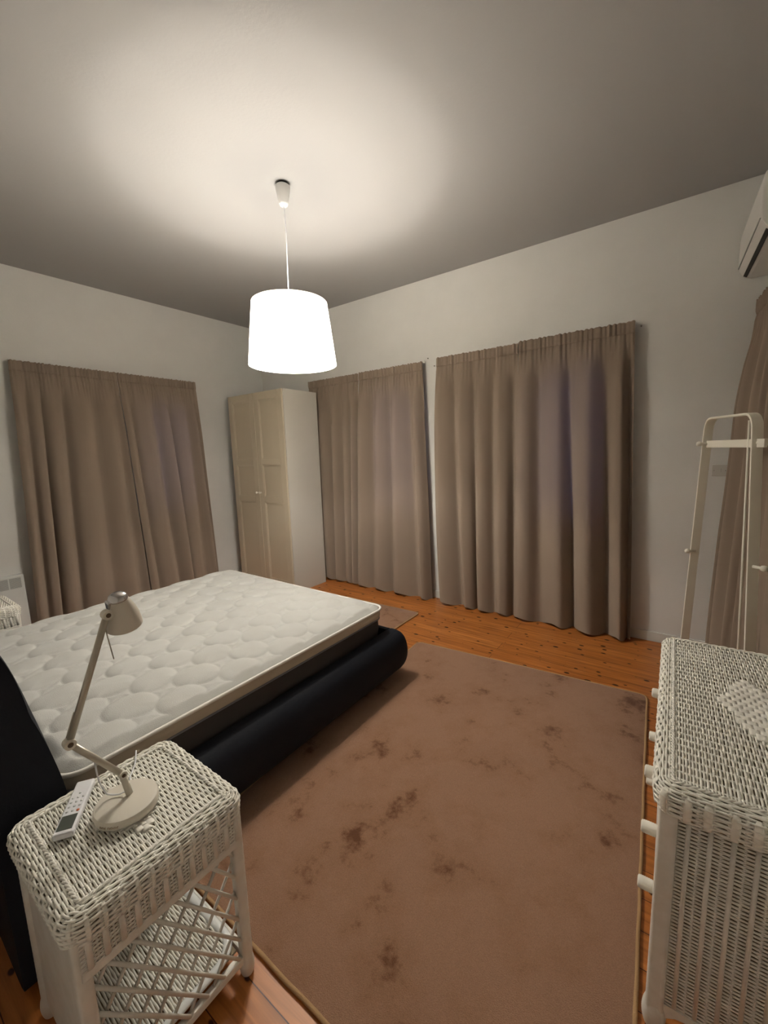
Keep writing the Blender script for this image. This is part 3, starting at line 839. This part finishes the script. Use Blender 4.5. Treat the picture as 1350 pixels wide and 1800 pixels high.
# ------------------------------------------------------------------ wicker chest of drawers
ch = thing('chest_of_drawers', 'large white wicker chest of drawers with a woven diamond on its top', 'chest of drawers', (.208, 1.655, 0), math.radians(1.1))
chx, chy, czt = .235, .508, .752
wicker_top(ch, chx, chy, czt - .004, 'y', .0072, .030, .0031, .042, .045, R=.028, bsp=.046, bwid=.0105, motif=(.012, .018, .088, .185, .026, .042))
cpx, cpy, cpw = chx - .034, chy - .034, .021
for sx in (-1, 1):
    for sy in (-1, 1): wrapped_post(ch, sx * cpx, sy * cpy, .045, czt - .05, cpw)
for sy in (-1, 1):
    p_ = side_weave(ch, (-cpx + cpw, sy * (cpy + .004), 0), (1, 0, 0), (0, sy, 0), 2 * (cpx - cpw), .075, czt - .05, 'woven_side_panel', sp=.044, pitch=.0053, rs=.0021, stake_w=.0058, offs=.5)
    ya_, yb_ = sorted((sy * (cpy - .014), sy * (cpy - .006)))
    MB().box((-cpx + cpw, ya_, .06), (cpx - cpw, yb_, czt - .045)).build('side_board', 'wicker_core', p_, smooth=False)
    # arched apron below
    ap = [( -cpx, .03)] + [(-cpx + .03 + (2 * cpx - .06) * t_, .052 + .028 * math.sin(PI * t_) ** .4) for t_ in np.linspace(0, 1, 20)] + [(cpx, .03), (cpx, .092), (-cpx, .092)]
    MB().prism(ap, (sy * cpy - .010, sy * cpy + .010), 1).build('arched_apron', 'wicker_flat', ch, smooth=False)
MB().box((cpx - .006, -cpy, .07), (cpx + .004, cpy, czt - .04)).build('back_panel', 'wicker_flat', ch, smooth=False)
MB().box((-cpx + .012, -cpy + cpw, .06), (-cpx + .022, cpy - cpw, czt - .04)).build('front_frame', 'wicker_flat', ch, smooth=False)
for zk in (.61, .42, .22):
    d_ = MB().box((-cpx - .016, -cpy + cpw + .006, zk - .090), (-cpx + .012, cpy - cpw - .006, zk + .078)).build('drawer', 'wicker_flat', ch, smooth=False, bevel=.004)
    for yk in (1.385 - 1.655, 1.875 - 1.655):
        wrapped_knob(d_, -cpx - .014, yk, zk)

# ------------------------------------------------------------------ white rack
rk = thing('coat_rack', 'white arched standing clothes rack with pegs, behind the wicker chest', 'coat rack', (.18, 2.9, 0))
ro = np.array([.18, 2.9, 0])
Lb, Lt = np.array([.052, 3.22, 0.]), np.array([.098, 3.13, 1.735])
Rb, Rt = np.array([.330, 2.53, 0.]), np.array([.262, 2.66, 1.728])
def hoop(Lb, Lt, Rb, Rt, w_, th, r=.075):
    def corner(a, b_, c_):
        u = (a - b_) / np.linalg.norm(a - b_); v = (c_ - b_) / np.linalg.norm(c_ - b_)
        return [b_ + u * r * (1 - t) ** 2 + v * r * t ** 2 for t in np.linspace(0, 1, 10)]
    path = [Lb + (Lt - Lb) * t for t in np.linspace(0, .93, 12)] + corner(Lb, Lt, Rt) + [Lt + (Rt - Lt) * t for t in (.35, .5, .65)] + corner(Lt, Rt, Rb) + [Rt + (Rb - Rt) * t for t in np.linspace(.07, 1, 12)]
    P = np.array(path); T = np.gradient(P, axis=0); T /= np.linalg.norm(T, axis=1)[:, None]
    d = (Rt - Lt); d[2] = 0; d /= np.linalg.norm(d); W = np.array([-d[1], d[0], 0])   # width direction, square to the hoop plane
    if W[0] < 0: W = -W
    N = np.cross(T, W); G = []
    for p, n_ in zip(P, N):
        n_ = n_ / np.linalg.norm(n_)
        G.append([p + W * w_ / 2 + n_ * th / 2, p + W * w_ / 2 - n_ * th / 2, p - W * w_ / 2 - n_ * th / 2, p - W * w_ / 2 + n_ * th / 2])
    G = np.array(G) - ro; mb = MB().grid(G, cv=True); mb.f.append((0, 1, 2, 3)); k = (len(G) - 1) * 4; mb.f.append((k + 3, k + 2, k + 1, k))
    return mb, d, W
mb, d_, W_ = hoop(Lb, Lt, Rb, Rt, .046, .011)
mb.build('arched_frame', 'metal_white', rk, auto=.7, bevel=.0015)
zb = 1.587
a = Lt + (Lb - Lt) * (1.735 - zb) / 1.735; b_ = Rt + (Rb - Rt) * (1.728 - zb) / 1.728
c_ = (a + b_) / 2 - ro; hl = (b_ - a) / 2
MB().obox(c_ + hl * .13 + W_ * .004, hl * 1.12, W_ * .007, (0, 0, .020)).build('crossbar', 'metal_white', rk, smooth=False, bevel=.002)
def peg(p, dirv):
    mb = MB(); p = np.array(p) - ro; dv = np.array(dirv, float); dv /= np.linalg.norm(dv)
    pts = [p + dv * t for t in (0, .03, .034, .045, .055, .058)]
    mb.tube(pts, [.007, .007, .012, .0145, .012, .004], 14, up=(0, 0, 1)).build('peg', 'metal_white', rk)
peg(a + W_ * 0 + np.array([.004, -.006, .002]), (-.92, -.45, .02)); 
peg(b_ + np.array([.0, -.006, .002]), (.75, -.6, .02))
zl = .93; a2 = Lt + (Lb - Lt) * (1.735 - zl) / 1.735; b2 = Rt + (Rb - Rt) * (1.728 - zl - .07) / 1.728
peg(a2 + np.array([.004, -.006, 0]), (-.92, -.45, .02)); peg(b2 + np.array([0, -.006, 0]), (.8, -.5, .02))
zl = .15; a3 = Lt + (Lb - Lt) * (1.735 - zl) / 1.735; b3 = Rt + (Rb - Rt) * (1.728 - zl) / 1.728
c3 = (a3 + b3) / 2 - ro; hl3 = (b3 - a3) / 2
MB().obox(c3, hl3, W_ * .007, (0, 0, .020)).build('crossbar', 'metal_white', rk, smooth=False, bevel=.002)
# thin rear strut standing just behind the right leg
rt_ = Rt + np.array([-.022, .06, -.03]) - ro; rb_ = Rb + np.array([-.040, .12, 0]) - ro
MB().tube([rt_, (rt_ + rb_) / 2, rb_], .0055, 10).build('rear_strut', 'metal_white', rk)

# ------------------------------------------------------------------ air conditioner
ac = thing('air_conditioner', 'white split air conditioner high on the right wall, at the right frame edge', 'air conditioner', (0, 3.45, 2.70))
y0, y1 = 3.05, 3.845
def acx(y): return -.0 + xw(y)
prof = [(0, .26), (-.195, .26), (-.207, .25), (-.212, .20), (-.212, .062), (-.205, .02), (-.180, -.018), (-.14, -.035), (0, -.03)]
def ac_prism(prf, ya, yb, name, m, parent, bevel=.006):
    mb = MB(); V = [(acx(y) + p[0], y - 3.45, p[1]) for y in (ya, yb) for p in prf]; n = len(prf)
    mb.add(V, [tuple(range(n)), tuple(reversed(range(n, 2 * n)))] + [((i + 1) % n, i, n + i, n + (i + 1) % n) for i in range(n)])
    return mb.build(name, m, parent, smooth=False, bevel=bevel)
body = ac_prism(prof, y0, y1, 'casing', 'ac_white', ac)
ac_prism([(-.2135, .036), (-.2135, .040), (-.19, .040), (-.19, .036)], y0 + .012, y1 - .012, 'panel_seam', 'grille', ac, 0)
ac_prism([(-.185, -.0175), (-.168, -.0285), (-.160, -.022), (-.18, -.006)], y0 + .02, y1 - .03, 'air_outlet', 'dark', ac, 0)
ac_prism([(-.150, -.034), (-.085, -.040), (-.085, -.034), (-.148, -.030)], y0 + .02, y1 - .03, 'louvre', 'ac_white', ac, 0)

# ------------------------------------------------------------------ switch plate
sw = thing('light_switch', 'square white switch plate on the back wall, seen through the rack', 'light switch', (.2025, YB, 1.393))
MB().box((-.045, -.009, -.042), (.045, 0, .042)).build('plate', 'switch_plastic', sw, smooth=False, bevel=.003)
MB().box((.006, -.0105, -.014), (.0075, -.009, .014)).build('rocker_gap', 'steel', sw, smooth=False)
for sx in (-.033, .033):
    MB().lathe([(0, -.0108), (.003, -.0104), (.0035, -.009), (0, -.009)], (sx, 0, 0), 12, 'y').build('screw', 'steel', sw)

# ------------------------------------------------------------------ wall heater
ht = thing('wall_heater', 'flat white panel heater with slotted top on the left wall', 'heater', (XL, .64, .13))
HX = .075; hy0, hy1, hz = -.38, .375, .487
MB().box((.012, hy0, 0), (HX, hy1, hz)).build('panel', 'radiator', ht, smooth=False, bevel=.008, seg=3)
MB().box((0, hy0 + .1, .1), (.014, hy1 - .1, .4)).build('wall_bracket', 'grille', ht, smooth=False)
k = 8; wg = (hy1 - hy0 - .04) / k
for i in range(k):
    a_ = hy0 + .02 + i * wg + .005; b_ = a_ + wg - .010
    g = MB().box((HX - .002, a_, hz - .115), (HX + .0012, b_, hz - .022)).build('grille', 'grille', ht, smooth=False)
    sl = MB()
    for j in range(11): z_ = hz - .112 + j * .0084; sl.box((HX + .0005, a_, z_), (HX + .0035, b_, z_ + .0028))
    sl.build('slats', 'radiator', g, smooth=False)

# ------------------------------------------------------------------ pendant lamp
pl = thing('pendant_lamp', 'large white drum pendant lamp lit and hanging from the ceiling', 'pendant lamp', (-2.17, 2.0, CEIL))
cup = [(.0, -.012), (.040, -.012), (.046, -.016), (.046, -.03), (.030, -.115), (.024, -.128), (.008, -.132), (0, -.132)]
MB().lathe(cup, n=36).build('ceiling_cup', 'plastic_warm', pl)
MB().lathe([(0, 0), (.034, 0), (.034, -.014), (0, -.014)], n=30).build('gap_shade_disc', 'dark', pl)  # near-black disc standing in for shade in the gap above the cup
zt_, zb_ = 2.585 - CEIL, 2.195 - CEIL
cp = [(.004 * math.sin(t * 7) * (1 - t), .003 * math.sin(t * 5), -.13 + (zt_ - .06 + .13) * t) for t in np.linspace(0, 1, 24)]
MB().tube(cp, .0032, 8).build('cord', 'plastic', pl)
rt, rb = .243, .288
a_ = np.linspace(0, 2 * PI, 96, endpoint=False); tt = np.linspace(0, 1, 12)
G = np.array([[((rt + (rb - rt) * t) * math.cos(a), (rt + (rb - rt) * t) * math.sin(a), zt_ + (zb_ - zt_) * t) for t in tt] for a in a_])
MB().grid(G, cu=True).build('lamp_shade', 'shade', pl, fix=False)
MB().tube([(rb * math.cos(a), rb * math.sin(a), zb_) for a in a_], .0018, 6, closed=True).build('shade_ring', 'piping', pl)
sp_ = MB()
sp_.tube([(rt * math.cos(a), rt * math.sin(a), zt_) for a in a_], .0018, 6, closed=True)
for k_ in range(3):
    a = k_ * 2 * PI / 3 + .4; sp_.tube([(rt * math.cos(a), rt * math.sin(a), zt_), (.12 * math.cos(a), .12 * math.sin(a), zt_ - .045), (.02 * math.cos(a), .02 * math.sin(a), zt_ - .06)], .0015, 6)
sp_.build('shade_ring', 'piping', pl)
MB().lathe([(0, zt_ - .05), (.016, zt_ - .052), (.020, zt_ - .07), (.020, zt_ - .125), (.018, zt_ - .13), (0, zt_ - .13)], n=24).build('lamp_holder', 'plastic', pl)
zc = 2.380 - CEIL
bp_ = [(.029 * math.sin(x), zc + .029 * math.cos(x)) for x in np.linspace(.85, PI - .001, 14)]
MB().lathe([(0, zc + .076), (.013, zc + .075), (.014, zc + .050), (.022, zc + .026), (.022, zc + .020), (0, zc + .0205)], n=24).build('light_blocking_collar', 'plastic', pl)  # unseen opaque collar, added to cut the bulb's upward light
MB().lathe(bp_, n=20).build('bulb', 'bulb', pl)

# ------------------------------------------------------------------ desk lamp on the nightstand
NT = .6265 + .0035
dl = thing('desk_lamp', 'cream jointed desk lamp standing on the wicker bedside table', 'desk lamp', (-1.222, .402, NT))
do = np.array([-1.222, .402, NT])
MB().lathe([(0, 0), (.074, 0), (.079, .004), (.080, .010), (.080, .020), (.077, .0255), (.070, .027), (0, .027)], n=56).build('base', 'lamp_paint', dl, auto=.8)
def pix(px, py, y):
    d = Rm @ Vector((px - 675, -(py - 900), -F_PX)); return np.array([0, 0, 1.6]) + np.array(d) * (y / d[1])
P0 = np.array([-1.232, .415, NT + .027]); P1 = np.array([-1.238, .405, .725])
P2 = np.array([-1.252, .302, .879]); P3 = np.array([-1.226, .415, 1.195])
L = lambda p: np.array(p) - do
MB().tube([L(P0), L((P0 + P1) / 2), L(P1)], .009, 12, up=(1, 0, 0), flat=.6).build('pivot_bracket', 'lamp_paint', dl)
def arm(a, b, name, r):
    d = b - a; ax_ = np.array([1., 0, 0]); o = MB()
    o.tube([L(a), L(a + d * .5), L(b)], r, 14, up=(1, 0, 0))
    return o.build(name, 'lamp_tube', dl)
arm(P1, P2, 'lower_arm', .0082); ua = arm(P2, P3, 'upper_arm', .0085)
off = np.array([-.010, -.006, 0.])
q0 = P2 + off; q1 = P2 + (P3 - P2) * .24 + off
MB().tube([L(q0), L((q0 + q1) / 2), L(q1)], .0022, 8).build('spring_rod', 'lamp_tube', dl)
for p, r in ((P1, .0105), (P2, .0135), (P3, .0125)):
    j = MB().lathe([(0, -.012), (r, -.011), (r * 1.05, 0), (r, .011), (0, .012)], L(p), 20, 'x').build('joint', 'lamp_paint', dl, auto=.7)
    MB().lathe([(0, .0135), (r * .45, .0132), (r * .5, .0115), (0, .0115)], L(p), 14, 'x').build('screw_cover', 'brown_screw', j)
# shade
tilt = Matrix.Rotation(math.radians(10), 4, 'X') @ Matrix.Rotation(math.radians(12), 4, 'Y')
sh_ = [(0, 0), (.014, -.001), (.022, -.006), (.026, -.016), (.031, -.030), (.040, -.052), (.046, -.075), (.0485, -.096), (.049, -.108),
       (.0475, -.108), (.045, -.078), (.038, -.054), (.028, -.030), (.020, -.012), (0, -.006)]
sh_ = [(a * .93, b * .95) for a, b in sh_]
so = MB().lathe(sh_, n=44).build('lamp_shade', 'lamp_paint', dl, auto=.9)
so.matrix_local = Matrix.Translation(Vector(L((-1.236, .448, 1.240)))) @ tilt
cap = MB().lathe([(0, .003), (.013, .002), (.0215, -.004), (.0245, -.012), (.0245, -.016), (0, -.016)], n=32).build('shade_cap', 'chrome', so)
MB().box((-.012, -.030, -.045), (.010, -.012, -.010)).build('shade_bracket', 'chrome', so, smooth=False, bevel=.004)
s0 = np.array([-1.222, .405, 1.185]); s1 = pix(200, 1158, .43)
MB().tube([L(s0), L((s0 * .6 + s1 * .4) + np.array([-.004, 0, 0])), L(s1)], .0016, 8).build('handle_rod', 'lamp_tube', dl)
# cable loop from lower arm to base and off the back of the table
cpts = [P2 + (P1 - P2) * .45 + np.array([0, 0, -.01]), P2 + (P1 - P2) * .6 + np.array([-.012, -.01, -.05]), np.array([-1.262, .365, .69]), np.array([-1.268, .375, .668]), np.array([-1.250, .395, .662]), P0 + np.array([-.004, -.004, .012])]
def smooth_path(pts, n=40):
    P = np.array(pts); t = np.arange(len(P)); out = []
    for u in np.linspace(0, len(P) - 1, n):
        i = min(int(u), len(P) - 2); f = u - i
        p0 = P[max(i - 1, 0)]; p1 = P[i]; p2 = P[i + 1]; p3 = P[min(i + 2, len(P) - 1)]
        out.append(.5 * ((2 * p1) + (-p0 + p2) * f + (2 * p0 - 5 * p1 + 4 * p2 - p3) * f * f + (-p0 + 3 * p1 - 3 * p2 + p3) * f ** 3))
    return np.array(out)
MB().tube(smooth_path([L(p) for p in cpts]), .0022, 8).build('cable', 'plastic', dl)
c2_ = [(-1.285, .44, NT + .004), (-1.33, .455, NT + .003), (-1.38, .49, NT + .003), (-1.44, .52, NT + .004)]
MB().tube(smooth_path([L(p) for p in c2_]), .0022, 8).build('cable', 'plastic', dl)
# faded lettering on the base rim (illegible in the photo): small brown strokes
ink = MB()
for i, ang in enumerate(np.linspace(math.radians(-72), math.radians(-38), 13)):
    if i in (5,): continue
    c0 = np.array([.0803 * math.cos(ang), .0803 * math.sin(ang), .0125]); t_ = np.array([-math.sin(ang), math.cos(ang), 0]); n_ = np.array([math.cos(ang), math.sin(ang), 0])
    ink.obox(c0, t_ * .0005, n_ * .0003, (0, 0, .0032))
    if i % 2: ink.obox(c0 + t_ * .0012, t_ * .0011, n_ * .0003, (0, 0, .0005))
    else: ink.obox(c0 + t_ * .0012 + np.array([0, 0, .0026]), t_ * .0011, n_ * .0003, (0, 0, .0005))
ink.build('faded_lettering', 'ink', dl, smooth=False)

# ------------------------------------------------------------------ remote control
rc = thing('remote_control', 'white air conditioner remote lying beside the desk lamp', 'remote control', (-1.333, .314, NT + .001), 0)
ux = np.array([-1.4175 + 1.2485, .370 - .2575]); Lr = np.linalg.norm(ux); rc.rotation_euler = (0, 0, math.atan2(ux[1], ux[0]))
l2, w2 = .098, .0235
MB().box((-l2, -w2, 0), (l2, w2, .018)).build('body', 'plastic', rc, smooth=False, bevel=.005, seg=3)
MB().box((-l2 + .012, -w2 + .006, .0175), (-l2 + .062, w2 - .005, .0188)).build('display', 'screen', rc, smooth=False, bevel=.0005)
for i in range(5):
    for j in range(3):
        if i == 0 and j == 0: continue
        if i == 4 and j != 1: continue
        MB().lathe([(0, .0195), (.0028, .0193), (.0032, .018), (0, .018)], (-l2 + .076 + i * .0165, -.0125 + j * .0125, 0), 12).build('button', 'button', rc)
MB().lathe([(0, .0197), (.0036, .0194), (.0040, .018), (0, .018)], (-l2 + .074, -.0135 if False else -.0135, 0), 14).build('power_button', 'orange', rc)
